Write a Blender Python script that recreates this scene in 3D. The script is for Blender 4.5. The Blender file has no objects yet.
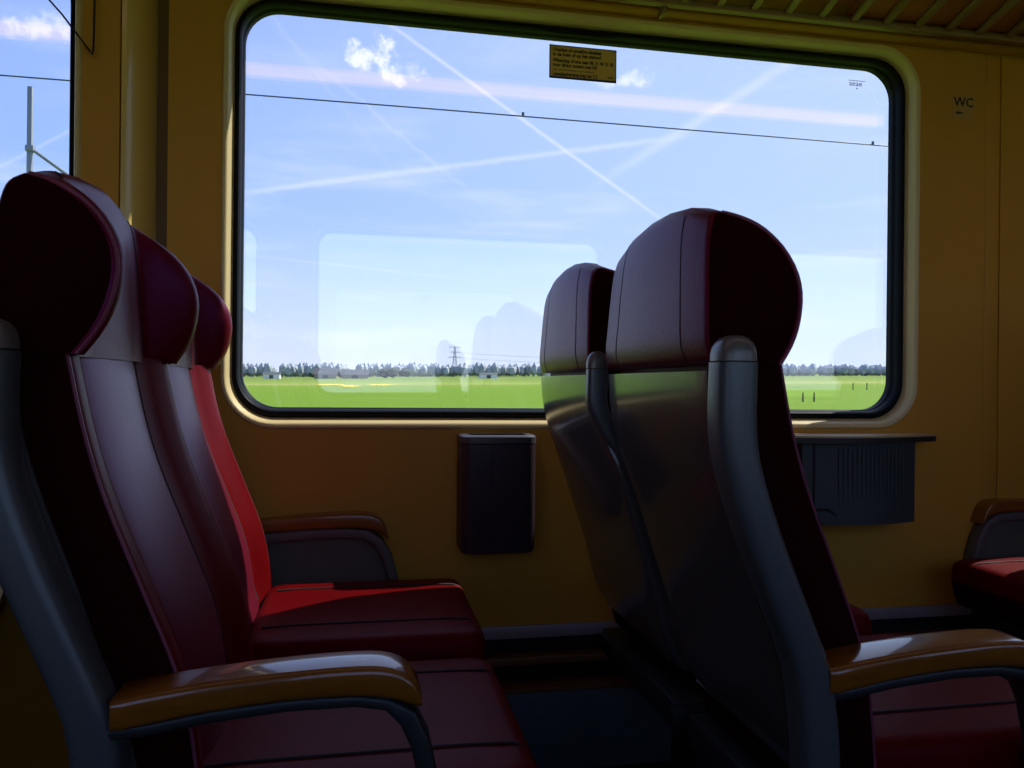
import bpy, bmesh, math, random
from mathutils import Vector, Matrix
random.seed(7)
S = bpy.context.scene
COL = S.collection
PI = math.pi

# ------------------------------------------------------------------ camera
cam_d = bpy.data.cameras.new('camera')
cam_d.sensor_width = 36.0
cam_d.lens = 27.0
cam_d.clip_start = 0.02
cam_d.clip_end = 9000
cam = bpy.data.objects.new('camera', cam_d)
COL.objects.link(cam)
yaw, roll = math.radians(10.8), math.radians(0.6)
fw = Vector((math.sin(yaw), math.cos(yaw), 0))
r0 = Vector((math.cos(yaw), -math.sin(yaw), 0))
up0 = Vector((0, 0, 1))
rt = r0 * math.cos(roll) + up0 * math.sin(roll)
up = up0 * math.cos(roll) - r0 * math.sin(roll)
M = Matrix((rt, up, -fw)).transposed().to_4x4()
M.translation = Vector((0, -1.95, 1.0))
cam.matrix_world = M
S.camera = cam

# ------------------------------------------------------------------ colour management
S.view_settings.view_transform = 'Standard'
S.view_settings.look = 'None'
S.view_settings.gamma = 1.0
S.view_settings.use_curve_mapping = False
S.view_settings.exposure = 0.35

# ------------------------------------------------------------------ sky
SUNDIR = Vector((2.7, 1.0, 3.0)).normalized()
W = bpy.data.worlds.new('sky')
S.world = W
W.use_nodes = True
nt = W.node_tree
nt.nodes.clear()


class NG:
    """tiny node-graph helper"""
    def __init__(s, tree): s.t = tree
    def sock(s, node, i, v):
        if hasattr(v, 'links') or isinstance(v, bpy.types.NodeSocket): s.t.links.new(v, node.inputs[i])
        else: node.inputs[i].default_value = v
    def math(s, op, a, b=0.0, c=0.0, clamp=False):
        n = s.t.nodes.new('ShaderNodeMath'); n.operation = op; n.use_clamp = clamp
        for i, v in enumerate((a, b, c)): s.sock(n, i, v)
        return n.outputs[0]
    def dot(s, v, k):
        n = s.t.nodes.new('ShaderNodeVectorMath'); n.operation = 'DOT_PRODUCT'
        s.sock(n, 0, v); n.inputs[1].default_value = k
        return n.outputs['Value']
    def smooth(s, v, a, b, lo=0.0, hi=1.0):
        n = s.t.nodes.new('ShaderNodeMapRange'); n.interpolation_type = 'SMOOTHSTEP'
        s.sock(n, 0, v)
        for i, q in zip((1, 2, 3, 4), (a, b, lo, hi)): n.inputs[i].default_value = q
        return n.outputs[0]
    def mix(s, f, a, b, blend='MIX'):
        n = s.t.nodes.new('ShaderNodeMixRGB'); n.blend_type = blend
        s.sock(n, 0, f); s.sock(n, 1, a); s.sock(n, 2, b)
        return n.outputs[0]
    def noise(s, vec, scale, detail=3.0, rough=0.5):
        n = s.t.nodes.new('ShaderNodeTexNoise')
        if vec is not None: s.t.links.new(vec, n.inputs['Vector'])
        n.inputs['Scale'].default_value = scale; n.inputs['Detail'].default_value = detail
        n.inputs['Roughness'].default_value = rough
        return n.outputs['Fac']
    def ramp(s, f, stops):
        n = s.t.nodes.new('ShaderNodeValToRGB'); e = n.color_ramp.elements
        while len(e) < len(stops): e.new(0.5)
        for q, (p, c) in zip(e, stops): q.position = p; q.color = (*c, 1)
        s.sock(n, 0, f)
        return n.outputs[0]


g = NG(nt)
tc = nt.nodes.new('ShaderNodeTexCoord')
D = tc.outputs['Generated']
sep = nt.nodes.new('ShaderNodeSeparateXYZ'); nt.links.new(D, sep.inputs[0])
elev = g.math('SUBTRACT', sep.outputs['Z'], 0.012, clamp=True)
base = g.ramp(elev, [(0.0, (0.80, 0.86, 1.08)), (0.07, (0.66, 0.80, 1.10)), (0.20, (0.40, 0.60, 1.10)),
                     (0.42, (0.30, 0.46, 1.02)), (1.0, (0.12, 0.24, 0.70))])
sun_cos = g.dot(D, SUNDIR)
base = g.mix(g.smooth(sun_cos, 0.1, 1.0, 0.0, 0.6), base, (0.80, 0.95, 1.20, 1))
mp = nt.nodes.new('ShaderNodeMapping'); nt.links.new(D, mp.inputs[0]); mp.inputs['Scale'].default_value = (1.2, 1.2, 7.0)
cirrus = g.smooth(g.noise(mp.outputs[0], 3.2, 5, 0.55), 0.48, 0.80)
cirrus = g.math('MULTIPLY', cirrus, g.smooth(elev, 0.42, 0.12, 0.15, 0.62))
base = g.mix(cirrus, base, (0.92, 0.98, 1.08, 1))
warp = g.math('SUBTRACT', g.noise(D, 40.0, 5, 0.65), 0.5)


def trail(a, b, width, strength, wob=0.0, end=0.03):
    """a condensation trail: a band along the great circle from direction a to direction b"""
    a, b = Vector(a).normalized(), Vector(b).normalized()
    n = a.cross(b).normalized(); m = (a + b).normalized()
    half = a.dot(m)
    d = g.dot(D, n)
    if wob: d = g.math('ADD', d, g.math('MULTIPLY', warp, wob))
    d = g.math('ABSOLUTE', d)
    band = g.smooth(d, 0.0, width * .78, 1.0, 0.0)
    lim = g.smooth(g.dot(D, m), half - end * 0.6, half + end * 0.4)
    return g.math('MULTIPLY', g.math('MULTIPLY', band, lim), strength)


TR = [((0.0296, 0.9093, 0.4151), (0.3536, 0.9107, 0.2133), 0.0050, 0.45, 0.004),
      ((0.4648, 0.8067, 0.3651), (0.3455, 0.8922, 0.2910), 0.0130, 0.42, 0.006),
      ((0.3500, 0.8875, 0.2997), (-0.1384, 0.9640, 0.2270), 0.0075, 0.34, 0.006),
      ((-0.004, 0.9425, 0.3342), (0.0759, 0.9577, 0.2775), 0.0050, 0.22, 0.02),
      ((-0.142, 0.9779, 0.1535), (0.0418, 0.9891, 0.1413), 0.0030, 0.22, 0.003),
      ((-0.381, 0.8972, 0.2232), (-0.3159, 0.9093, 0.2708), 0.0045, 0.30, 0.003),
      ((-0.105, 0.9062, 0.4097), (-0.0276, 0.9446, 0.3271), 0.0060, 0.12, 0.01)]
for a, b, w_, s_, wob in TR:
    base = g.mix(trail(a, b, w_, s_, wob), base, (1.0, 1.03, 1.10, 1))


def puff(c, rx, rz, strength):
    c = Vector(c).normalized()
    e1 = Vector((c.y, -c.x, 0)).normalized(); e2 = e1.cross(c)
    u = g.math('MULTIPLY', g.dot(D, e1), 1 / rx); v = g.math('MULTIPLY', g.dot(D, e2), 1 / rz)
    r = g.math('SQRT', g.math('ADD', g.math('MULTIPLY', u, u), g.math('MULTIPLY', v, v)))
    r = g.math('ADD', r, g.math('MULTIPLY', warp, 4.5))
    f = g.math('MULTIPLY', g.smooth(r, 0.1, 1.2, 1.0, 0.0), g.smooth(g.dot(D, c), 0.9, 0.95))
    return g.math('MULTIPLY', f, strength)


for c, rx, rz, s_ in [((-0.0022, 0.9224, 0.3862), 0.034, 0.018, 0.9), ((0.0392, 0.9292, 0.3676), 0.026, 0.014, 0.6),
                      ((0.3099, 0.8776, 0.3657), 0.030, 0.010, 0.7), ((0.282, 0.8864, 0.3646), 0.018, 0.010, 0.4),
                      ((-0.3328, 0.8706, 0.3624), 0.030, 0.013, 0.5)]:
    base = g.mix(puff(c, rx, rz, s_), base, (1.10, 1.12, 1.18, 1))
bgn = nt.nodes.new('ShaderNodeBackground'); nt.links.new(base, bgn.inputs[0]); bgn.inputs[1].default_value = 1.0
outw = nt.nodes.new('ShaderNodeOutputWorld'); nt.links.new(bgn.outputs[0], outw.inputs[0])

# ------------------------------------------------------------------ sun
sl = bpy.data.lights.new('sun', 'SUN')
sl.energy = 8.5
sl.angle = math.radians(0.6)
sl.color = (1.0, 0.93, 0.80)
so = bpy.data.objects.new('sun', sl)
COL.objects.link(so)
so.rotation_euler = SUNDIR.to_track_quat('Z', 'Y').to_euler()
so.location = (20, 8, 30)

# ------------------------------------------------------------------ materials
def mat(name, col, rough=0.5, metal=0.0, coat=0.0, spec=0.5, noise=None, bump=None, coat_rough=0.08, tint=None):
    m = bpy.data.materials.new(name); m.use_nodes = True
    t = m.node_tree; p = t.nodes['Principled BSDF']; k = NG(t)
    p.inputs['Roughness'].default_value = rough; p.inputs['Metallic'].default_value = metal
    p.inputs['Coat Weight'].default_value = coat; p.inputs['Coat Roughness'].default_value = coat_rough
    p.inputs['Specular IOR Level'].default_value = spec
    p.inputs['Base Color'].default_value = (*col, 1)
    if tint: p.inputs['Specular Tint'].default_value = (*tint, 1)
    c = t.nodes.new('ShaderNodeTexCoord')
    if noise:
        sc, amt, stretch = noise
        mp_ = t.nodes.new('ShaderNodeMapping'); t.links.new(c.outputs['Object'], mp_.inputs[0]); mp_.inputs['Scale'].default_value = stretch
        f = k.noise(mp_.outputs[0], sc, 4, 0.6)
        lo = tuple(q * (1 - amt) for q in col); hi = tuple(min(1, q * (1 + amt)) for q in col)
        t.links.new(k.ramp(f, [(0.25, lo), (0.75, hi)]), p.inputs['Base Color'])
    if bump:
        sc, st = bump
        f = k.noise(c.outputs['Object'], sc, 3, 0.6)
        b = t.nodes.new('ShaderNodeBump'); b.inputs['Strength'].default_value = st; b.inputs['Distance'].default_value = 0.002
        t.links.new(f, b.inputs['Height']); t.links.new(b.outputs[0], p.inputs['Normal'])
    return m


ONE = (1, 1, 1)
LEATHER = mat('burgundy_leather', (0.125, 0.0016, 0.004), 0.42, spec=0.5, noise=(14, 0.18, ONE), bump=(260, 0.25), tint=(0.66, 0.27, 0.95))
LEATHER_IN = mat('burgundy_leather_panel', (0.120, 0.0035, 0.012), 0.40, spec=0.7, noise=(10, 0.14, ONE), bump=(300, 0.2), tint=(0.80, 0.42, 1.0))
LEATHER_SEAT = mat('burgundy_seat_leather', (0.115, 0.0008, 0.0012), 0.48, spec=0.14, noise=(12, 0.15, ONE), bump=(260, 0.2), tint=(0.9, 0.28, 0.6))
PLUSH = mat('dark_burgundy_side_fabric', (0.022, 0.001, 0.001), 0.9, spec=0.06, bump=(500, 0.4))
SEAM = mat('seam_thread', (0.012, 0.004, 0.008), 0.7)
PIPING = mat('piping', (0.24, 0.05, 0.10), 0.4)
SHELL = mat('grey_lacquered_shell', (0.085, 0.082, 0.078), 0.24, metal=0.15, coat=0.5, noise=(3, 0.08, ONE), coat_rough=0.12)
POST = mat('grey_metal_post', (0.105, 0.125, 0.135), 0.33, metal=0.3, bump=(420, 0.15))
POSTCAP = mat('post_cap', (0.17, 0.16, 0.14), 0.33, metal=0.3)
PAD = mat('lacquered_brown_pad', (0.24, 0.080, 0.005), 0.30, coat=0.9, coat_rough=0.05, noise=(9, 0.25, (1, 6, 6)))
DARKMETAL = mat('dark_metal', (0.035, 0.04, 0.045), 0.45, metal=0.4)
WALL = mat('cream_wall', (0.61, 0.310, 0.034), 0.55, spec=0.3, noise=(2.2, 0.06, ONE), bump=(700, 0.12))
REVEAL = mat('cream_reveal', (0.74, 0.61, 0.31), 0.45, spec=0.35)
GASKET = mat('black_gasket', (0.0035, 0.004, 0.007), 0.5, spec=0.12)
TRIM = mat('pale_metal_trim', (0.34, 0.31, 0.33), 0.45, metal=0.2)
BROWN = mat('brown_strip', (0.16, 0.07, 0.02), 0.5)
HEAT = mat('blue_grey_heater_panel', (0.07, 0.11, 0.14), 0.5, noise=(5, 0.2, ONE))
BLACK = mat('recess_black', (0.010, 0.010, 0.012), 0.8)
FLOOR = mat('dark_vinyl_floor', (0.018, 0.020, 0.024), 0.7, noise=(60, 0.5, ONE))
CEIL = mat('brown_ceiling', (0.20, 0.10, 0.035), 0.7)
RACK = mat('rack_metal', (0.27, 0.18, 0.09), 0.45, metal=0.2)
RACKPAN = mat('rack_shelf_panel', (0.36, 0.10, 0.025), 0.6, noise=(6, 0.15, ONE))
BIN = mat('bin_plastic', (0.040, 0.024, 0.034), 0.42)
BINRIM = mat('bin_rim', (0.10, 0.09, 0.10), 0.35, metal=0.3)
BOX = mat('blue_grey_box', (0.036, 0.048, 0.056), 0.5)
TABLE = mat('table_laminate', (0.56, 0.42, 0.20), 0.35)
TABLE_EDGE = mat('table_edge', (0.02, 0.017, 0.015), 0.5)
STICK = mat('sticker_yellow', (0.85, 0.58, 0.14), 0.6)
STICKEDGE = mat('sticker_border', (0.02, 0.035, 0.12), 0.5)
INK = mat('ink', (0.006, 0.006, 0.012), 0.6)
ETCH = mat('etch', (0.12, 0.20, 0.42), 0.6)
WCBACK = mat('wc_sticker', (0.50, 0.30, 0.07), 0.5)
CORD = mat('cord', (0.02, 0.016, 0.012), 0.7)
STEEL = mat('galvanised_steel', (0.20, 0.23, 0.28), 0.5, metal=0.3)
WIRE = mat('wire', (0.02, 0.05, 0.13), 0.5)
CROWN_HAZE = mat('hazed_tree_crown', (0.32, 0.36, 0.40), 0.9, noise=(0.25, 0.3, ONE))  # pale blue-grey: distance haze over the tree line is painted into this colour
CROWN_DARK = mat('dark_bush', (0.030, 0.050, 0.035), 0.9)
BARK = mat('bark', (0.10, 0.08, 0.06), 0.9)
ROOF = mat('slate_roof', (0.06, 0.07, 0.085), 0.7)
HWALL = mat('house_wall', (0.30, 0.26, 0.22), 0.8)
HWHITE = mat('white_shed_wall', (0.75, 0.75, 0.75), 0.7)
FLOWER = mat('yellow_flowers', (0.80, 0.62, 0.02), 0.8)
POSTWOOD = mat('fence_wood', (0.10, 0.08, 0.07), 0.9)

LAMP = bpy.data.materials.new('lamp_diffuser'); LAMP.use_nodes = True
lt = LAMP.node_tree; lt.nodes.clear()
em = lt.nodes.new('ShaderNodeEmission'); em.inputs[0].default_value = (1.0, 0.46, 0.52, 1); em.inputs[1].default_value = 1.0
lo = lt.nodes.new('ShaderNodeOutputMaterial'); lt.links.new(em.outputs[0], lo.inputs[0])

GLASS = bpy.data.materials.new('tinted_double_glazing'); GLASS.use_nodes = True
gt = GLASS.node_tree; gt.nodes.clear(); gk = NG(gt)
tr = gt.nodes.new('ShaderNodeBsdfTransparent'); tr.inputs[0].default_value = (0.97, 0.985, 1.0, 1)
gl = gt.nodes.new('ShaderNodeBsdfGlossy'); gl.inputs['Roughness'].default_value = 0.0
fr = gt.nodes.new('ShaderNodeLayerWeight'); fr.inputs[0].default_value = 0.5
fac = gk.math('ADD', gk.math('MULTIPLY', gk.math('POWER', fr.outputs['Facing'], 5.0), 0.86), 0.128)
mx = gt.nodes.new('ShaderNodeMixShader'); gt.links.new(fac, mx.inputs[0]); gt.links.new(tr.outputs[0], mx.inputs[1]); gt.links.new(gl.outputs[0], mx.inputs[2])
go = gt.nodes.new('ShaderNodeOutputMaterial'); gt.links.new(mx.outputs[0], go.inputs[0])

FIELD = bpy.data.materials.new('meadow'); FIELD.use_nodes = True
ft = FIELD.node_tree; fp = ft.nodes['Principled BSDF']; fk = NG(ft)
fc = ft.nodes.new('ShaderNodeTexCoord'); fs = ft.nodes.new('ShaderNodeSeparateXYZ'); ft.links.new(fc.outputs['Object'], fs.inputs[0])
fm = ft.nodes.new('ShaderNodeMapping'); ft.links.new(fc.outputs['Object'], fm.inputs[0]); fm.inputs['Scale'].default_value = (0.006, 0.03, 1)
fn = fk.noise(fm.outputs[0], 1.0, 4, 0.6)
yy = fk.math('ADD', fs.outputs['Y'], fk.math('MULTIPLY', fn, 24.0))
yn = fk.math('MULTIPLY', yy, 1 / 600.0, clamp=True)
fcol = fk.ramp(yn, [(0.0, (0.105, 0.200, 0.010)), (0.27, (0.12, 0.21, 0.012)), (0.345, (0.16, 0.23, 0.025)), (0.375, (0.28, 0.30, 0.10)),
                    (0.41, (0.19, 0.26, 0.04)), (0.50, (0.17, 0.24, 0.04)), (0.60, (0.14, 0.20, 0.04))])
fn2 = fk.noise(fc.outputs['Object'], 0.35, 3, 0.6)
ft.links.new(fk.mix(fk.math('MULTIPLY', fn2, 0.35), fcol, (0.09, 0.165, 0.012, 1)), fp.inputs['Base Color'])
fp.inputs['Roughness'].default_value = 0.95; fp.inputs['Specular IOR Level'].default_value = 0.1

# ------------------------------------------------------------------ mesh helpers
def link(name, me, m=None, parent=None, smooth=False, kind=None, label=None, cat=None, group=None):
    o = bpy.data.objects.new(name, me); COL.objects.link(o)
    if m is not None and not me.materials: me.materials.append(m)
    if parent is not None: o.parent = parent
    if smooth: me.shade_smooth()
    for k_, v in (('kind', kind), ('label', label), ('category', cat), ('group', group)):
        if v: o[k_] = v
    return o


def done(bm, name):
    bmesh.ops.remove_doubles(bm, verts=bm.verts, dist=1e-6)
    bmesh.ops.recalc_face_normals(bm, faces=bm.faces)
    me = bpy.data.meshes.new(name); bm.to_mesh(me); bm.free()
    return me


def sharp(me, deg=40):
    me.shade_smooth()
    try: me.set_sharp_from_angle(angle=math.radians(deg))
    except Exception: pass
    return me


def empty(name, loc, label, cat, group=None, rz=0.0, kind=None):
    o = bpy.data.objects.new(name, None); COL.objects.link(o); o.location = loc; o.rotation_euler = (0, 0, rz)
    o.empty_display_size = 0.1
    o['label'] = label
    if cat: o['category'] = cat
    if group: o['group'] = group
    if kind: o['kind'] = kind
    return o


def add_box(bm, x0, x1, y0, y1, z0, z1, bev=0.0, seg=2):
    r = bmesh.ops.create_cube(bm, size=1.0)
    for v in r['verts']:
        v.co = Vector(((x0 + x1) / 2 + v.co.x * (x1 - x0), (y0 + y1) / 2 + v.co.y * (y1 - y0), (z0 + z1) / 2 + v.co.z * (z1 - z0)))
    if bev:
        es = list({e for v in r['verts'] for e in v.link_edges})
        bmesh.ops.bevel(bm, geom=es, offset=bev, segments=seg, profile=0.5, affect='EDGES')


def box_me(name, *a, **k):
    bm = bmesh.new(); add_box(bm, *a, **k)
    return sharp(done(bm, name))


def add_loft(bm, rings, cap=True, closed=True):
    vs = [[bm.verts.new(p) for p in r] for r in rings]
    n = len(vs[0])
    for a, b in zip(vs, vs[1:]):
        for i in range(n if closed else n - 1):
            j = (i + 1) % n
            try: bm.faces.new((a[i], a[j], b[j], b[i]))
            except ValueError: pass
    if cap and closed:
        bm.faces.new(vs[0][::-1]); bm.faces.new(vs[-1])
    return vs


def loft_me(name, rings, cap=True, deg=40):
    bm = bmesh.new(); add_loft(bm, rings, cap)
    return sharp(done(bm, name), deg)


def add_tube(bm, pts, r, n=6, cap=True):
    pts = [Vector(p) for p in pts]
    rs = r if isinstance(r, (list, tuple)) else [r] * len(pts)
    prev = None; rings = []
    for i, p in enumerate(pts):
        t = (pts[min(i + 1, len(pts) - 1)] - pts[max(i - 1, 0)]).normalized()
        if prev is None:
            a = Vector((0, 0, 1)) if abs(t.z) < 0.9 else Vector((1, 0, 0))
            u = t.cross(a).normalized()
        else:
            u = (prev - t * prev.dot(t)).normalized()
        prev = u; w = t.cross(u)
        rings.append([p + (u * math.cos(2 * PI * k / n) + w * math.sin(2 * PI * k / n)) * rs[i] for k in range(n)])
    add_loft(bm, rings, cap)


def tube_me(name, pts, r, n=6):
    bm = bmesh.new(); add_tube(bm, pts, r, n)
    return sharp(done(bm, name), 60)


def rrect(hw, hh, r, n=5):
    """rounded rectangle, ccw, list of (u, v)"""
    r = min(r, hw - 1e-4, hh - 1e-4); out = []
    for cx, cy, a0 in ((hw - r, hh - r, 0), (-hw + r, hh - r, 90), (-hw + r, -hh + r, 180), (hw - r, -hh + r, 270)):
        for i in range(n + 1):
            a = math.radians(a0 + 90 * i / n)
            out.append((cx + r * math.cos(a), cy + r * math.sin(a)))
    return out


def lerp_tab(tab, z):
    """piecewise-smooth interpolation in a table sorted by rising key"""
    if z <= tab[0][0]: return tab[0][1]
    for (a, va), (b, vb) in zip(tab, tab[1:]):
        if z <= b:
            return va + (vb - va) * (z - a) / (b - a)
    return tab[-1][1]


def spline_tab(tab, z):
    """Catmull-Rom in a table sorted by rising key"""
    ks = [k for k, _ in tab]; vs = [v for _, v in tab]
    if z <= ks[0]: return vs[0]
    if z >= ks[-1]: return vs[-1]
    i = max(j for j in range(len(ks) - 1) if ks[j] <= z)
    def slope(j):
        if j == 0: return (vs[1] - vs[0]) / (ks[1] - ks[0])
        if j == len(ks) - 1: return (vs[-1] - vs[-2]) / (ks[-1] - ks[-2])
        return (vs[j + 1] - vs[j - 1]) / (ks[j + 1] - ks[j - 1])
    h = ks[i + 1] - ks[i]; t = (z - ks[i]) / h
    return ((2 * t**3 - 3 * t**2 + 1) * vs[i] + (t**3 - 2 * t**2 + t) * h * slope(i)
            + (-2 * t**3 + 3 * t**2) * vs[i + 1] + (t**3 - t**2) * h * slope(i + 1))


def frange(a, b, n): return [a + (b - a) * i / (n - 1) for i in range(n)]


# ------------------------------------------------------------------ the carriage: floor, ceiling, walls, windows
X0, X1 = -2.75, 4.3
YF = -2.75
def struct(name, me, m, label, parent=None):
    return link(name, me, m, parent, kind='structure', label=label)


struct('floor', box_me('floor', X0, X1, YF - .1, 0.06, -0.06, 0.0), FLOOR, 'dark vinyl floor of the carriage under the seats')
struct('ceiling', box_me('ceiling', X0, X1, YF - .1, 0.06, 2.25, 2.31), CEIL, 'dark brown ceiling above the luggage rack')
struct('wall_left', box_me('wall_left', X0 - .06, X0, YF - .1, 0.06, 0, 2.31), WALL, 'cream end wall at the left end of the compartment')
struct('wall_right', box_me('wall_right', X1, X1 + .06, YF - .1, 0.06, 0, 2.31), WALL, 'cream end wall at the right end of the compartment')

WZ0, WZ1 = 0.912, 1.936


def rr_loop(x0, x1, z0, z1, r, y, n=10):
    cx, cz = (x0 + x1) / 2, (z0 + z1) / 2
    return [Vector((cx + u, y, cz + v)) for u, v in rrect((x1 - x0) / 2, (z1 - z0) / 2, r, n)]


def wall_with_holes(name, x0, x1, z0, z1, yin, yout, holes):
    """wall slab with rounded window openings; yin is the room side"""
    bm = bmesh.new()
    outer = [(x0, z0), (x1, z0), (x1, z1), (x0, z1)]
    loops = {}
    for y in (yin, yout):
        es = []; lv = []
        for lp in [outer] + [[(p.x, p.z) for p in rr_loop(*h, 0.0)] for h in holes]:
            vs = [bm.verts.new((u, y, v)) for u, v in lp]
            es += [bm.edges.new((vs[i], vs[(i + 1) % len(vs)])) for i in range(len(vs))]
            lv.append(vs)
        bmesh.ops.triangle_fill(bm, use_beauty=True, use_dissolve=False, edges=es)
        loops[y] = lv
    for a, b in zip(loops[yin], loops[yout]):
        for i in range(len(a)):
            j = (i + 1) % len(a)
            bm.faces.new((a[i], a[j], b[j], b[i]))
    return sharp(done(bm, name), 30)


def window(n, xa, xb, yw, s, label):
    """one carriage window: cream reveal with black gasket and tinted pane. s=+1: outside towards +Y; yw: the wall face it sits in"""
    Y = lambda d: yw + s * d
    e = 0.024
    rings = []
    for grow, d, r in ((e, 0.045, .126), (e, 0.004, .126), (e - .002, -0.004, .124), (e - .005, -0.007, .121), (e - .011, -0.006, .115),
                       (e - .015, -0.001, .111), (0.004, 0.026, .104), (0.0, 0.034, .10)):
        rings.append(rr_loop(xa - grow, xb + grow, WZ0 - grow * 1.12, WZ1 + grow, r, Y(d)))
    bm = bmesh.new(); add_loft(bm, rings, cap=False)
    root = struct('window_%d' % n, sharp(done(bm, 'reveal'), 50), REVEAL, label)
    rings = []
    for shrink, d, r in ((-.004, 0.040, .104), (0, 0.030, .10), (.004, 0.027, .097), (.010, 0.028, .092), (.013, 0.034, .089), (.0145, 0.045, .088), (.015, 0.056, .088),
                         (.0165, 0.058, .087), (.017, 0.066, .086), (.017, 0.080, .086), (.004, 0.088, .096)):
        rings.append(rr_loop(xa + shrink, xb - shrink, WZ0 + shrink * 1.3 + .002, WZ1 - shrink, r, Y(d)))
    bm = bmesh.new(); add_loft(bm, rings, cap=False)
    link('gasket', sharp(done(bm, 'gasket'), 40), GASKET, root, label='black rubber gasket')
    bm = bmesh.new()
    for d in (0.066, 0.082):
        bm.faces.new([bm.verts.new(p) for p in rr_loop(xa + .013, xb - .013, WZ0 + .020, WZ1 - .013, .090, Y(d))])
    bmesh.ops.recalc_face_normals(bm, faces=bm.faces)
    vs = list(bm.verts); h = len(vs) // 2
    for i in range(h):
        j = (i + 1) % h
        bm.faces.new((vs[i], vs[j], vs[h + j], vs[h + i]))
    link('pane', done(bm, 'pane'), GLASS, root, label='tinted double glazed pane')
    return root


def hole(xa, xb): return (xa - .0235, xb + .0235, WZ0 - .0262, WZ1 + .0235, .1255)


YW, YL = -0.030, -0.120                      # main wall face; wall face beyond the pillar on the left
WIN = (-0.317, 1.510)
LWIN = (-2.45, -0.640)
RWIN = (2.03, 3.84)
struct('wall_back', wall_with_holes('wall_back', -0.461, 1.748, 0.385, 2.25, YW, 0.09, [hole(*WIN)]), WALL, 'cream wall panel around the wide middle window')
struct('wall_back_left', wall_with_holes('wall_back_left', X0, -0.540, 0.0, 2.25, YL, 0.0, [hole(*LWIN)]), WALL, 'cream wall panel around the window at the left edge')
struct('wall_back_right', wall_with_holes('wall_back_right', 1.7995, X1, 0.385, 2.25, YW, 0.09, [hole(*RWIN)]), WALL, 'cream wall panel right of the narrow jointed strip')
window(1, *WIN, YW, 1, 'wide middle window with rounded corners, black gasket and cream reveal')
window(2, *LWIN, YL, 1, 'window at the left edge behind the nearest headrest')
window(3, *RWIN, YW, 1, 'window beyond the right edge of the picture')
# narrow strips and the pillar between the windows
struct('trim_1', box_me('trim_1', 1.750, 1.7975, YW + .001, .05, .385, 2.25, bev=.002), WALL, 'narrow cream strip between two wall joints on the right')
struct('trim_2', box_me('trim_2', -0.60, 1.90, 0.045, 0.088, 0.0, 0.88), BLACK, 'dark backing behind the lower wall joints')
struct('trim_3', box_me('trim_3', 1.735, 1.81, 0.040, 0.088, 0.88, 2.25), BLACK, 'dark backing behind the wall joint on the right')
bm = bmesh.new()
add_loft(bm, [[Vector(p) for p in ((-0.536, -0.122, z), (-0.526, -0.121, z), (-0.518, -0.108, z), (-0.492, -0.036, z), (-0.4895, -0.010, z), (-0.4895, 0.05, z), (-0.536, 0.05, z))] for z in (0.0, 2.25)])
struct('trim_4', sharp(done(bm, 'trim_4'), 30), mat('pale_pillar', (0.82, 0.60, 0.16), 0.3, spec=0.6, coat=0.5), 'slanted cream pillar face between the left and middle windows')
struct('trim_5', box_me('trim_5', -0.4890, -0.4640, -0.012, 0.06, 0, 2.25), mat('dull_brown_channel', (0.17, 0.10, 0.03), 0.6), 'dull brown channel beside the slanted pillar')
struct('trim_6', box_me('trim_6', -0.60, -0.455, 0.052, 0.088, 0.88, 2.25), BLACK, 'dark backing behind the pillar channel')
# foot of the wall
struct('baseboard_back', box_me('baseboard_back', -0.461, X1, -0.036, 0.03, 0.352, 0.384, bev=.003), TRIM, 'pale metal strip along the foot of the cream wall')
struct('trim_7', box_me('trim_7', -0.461, X1, -0.02, 0.03, 0.245, 0.352), BLACK, 'dark recess under the pale metal strip')
struct('trim_8', box_me('trim_8', -0.461, X1, -0.060, -0.02, 0.292, 0.312, bev=.003), BROWN, 'thin brown rail in the dark recess at the foot of the wall')
bm = bmesh.new(); add_box(bm, -0.461, X1, -0.085, 0.03, 0.03, 0.232, bev=.008)
struct('trim_9', sharp(done(bm, 'trim_9')), HEAT, 'blue grey heater cover along the floor under the window')
struct('trim_10', box_me('trim_10', -0.461, X1, -0.088, 0.0, 0.232, 0.243, bev=.002), BROWN, 'thin brown edge on top of the heater cover')
# top of the wall
bm = bmesh.new()
prof = [(-0.030, 1.966), (-0.050, 1.968), (-0.062, 1.976), (-0.066, 1.990), (-0.060, 2.000), (-0.03, 2.004)]
add_loft(bm, [[Vector((x, y, z)) for y, z in prof] for x in (-0.461, X1)])
struct('trim_11', sharp(done(bm, 'trim_11'), 50), WALL, 'rounded cream rail along the top of the wall below the luggage rack')
# the wall opposite, seen only as a reflection in the glass
OW = [(-2.45, -0.64), (-0.305, 1.505), (1.84, 3.65)]
struct('wall_front', wall_with_holes('wall_front', X0, X1, 0.0, 2.25, YF, YF - .12, [hole(*w) for w in OW]), WALL, 'cream wall with windows behind the camera')
for i, w in enumerate(OW):
    window(4 + i, *w, YF, -1, ['window behind the camera, at its left', 'window straight behind the camera', 'window behind the camera, at its right'][i])

# ------------------------------------------------------------------ seats
ZB = 1.030
SHELL_TAB = [(0.470, 0.160), (0.490, 0.145), (0.515, 0.132), (0.56, 0.117), (0.62, 0.102), (0.72, 0.069), (0.80, 0.042), (0.86, 0.020), (0.92, 0.001), (0.97, -0.009), (1.03, -0.013)]
FRONT_TAB = [(0.50, 0.214), (0.56, 0.209), (0.62, 0.201), (0.68, 0.186), (0.76, 0.155), (0.87, 0.112), (0.945, 0.090), (1.034, 0.072)]
POST_TAB = [(0.30, 0.125), (0.538, 0.122), (0.631, 0.113), (0.662, 0.105), (0.726, 0.079), (0.819, 0.041), (0.907, 0.012), (0.96, 0.006), (1.03, 0.007)]
YA, YB = 0.050, 0.478                        # shell between these, the post outside YA


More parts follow.
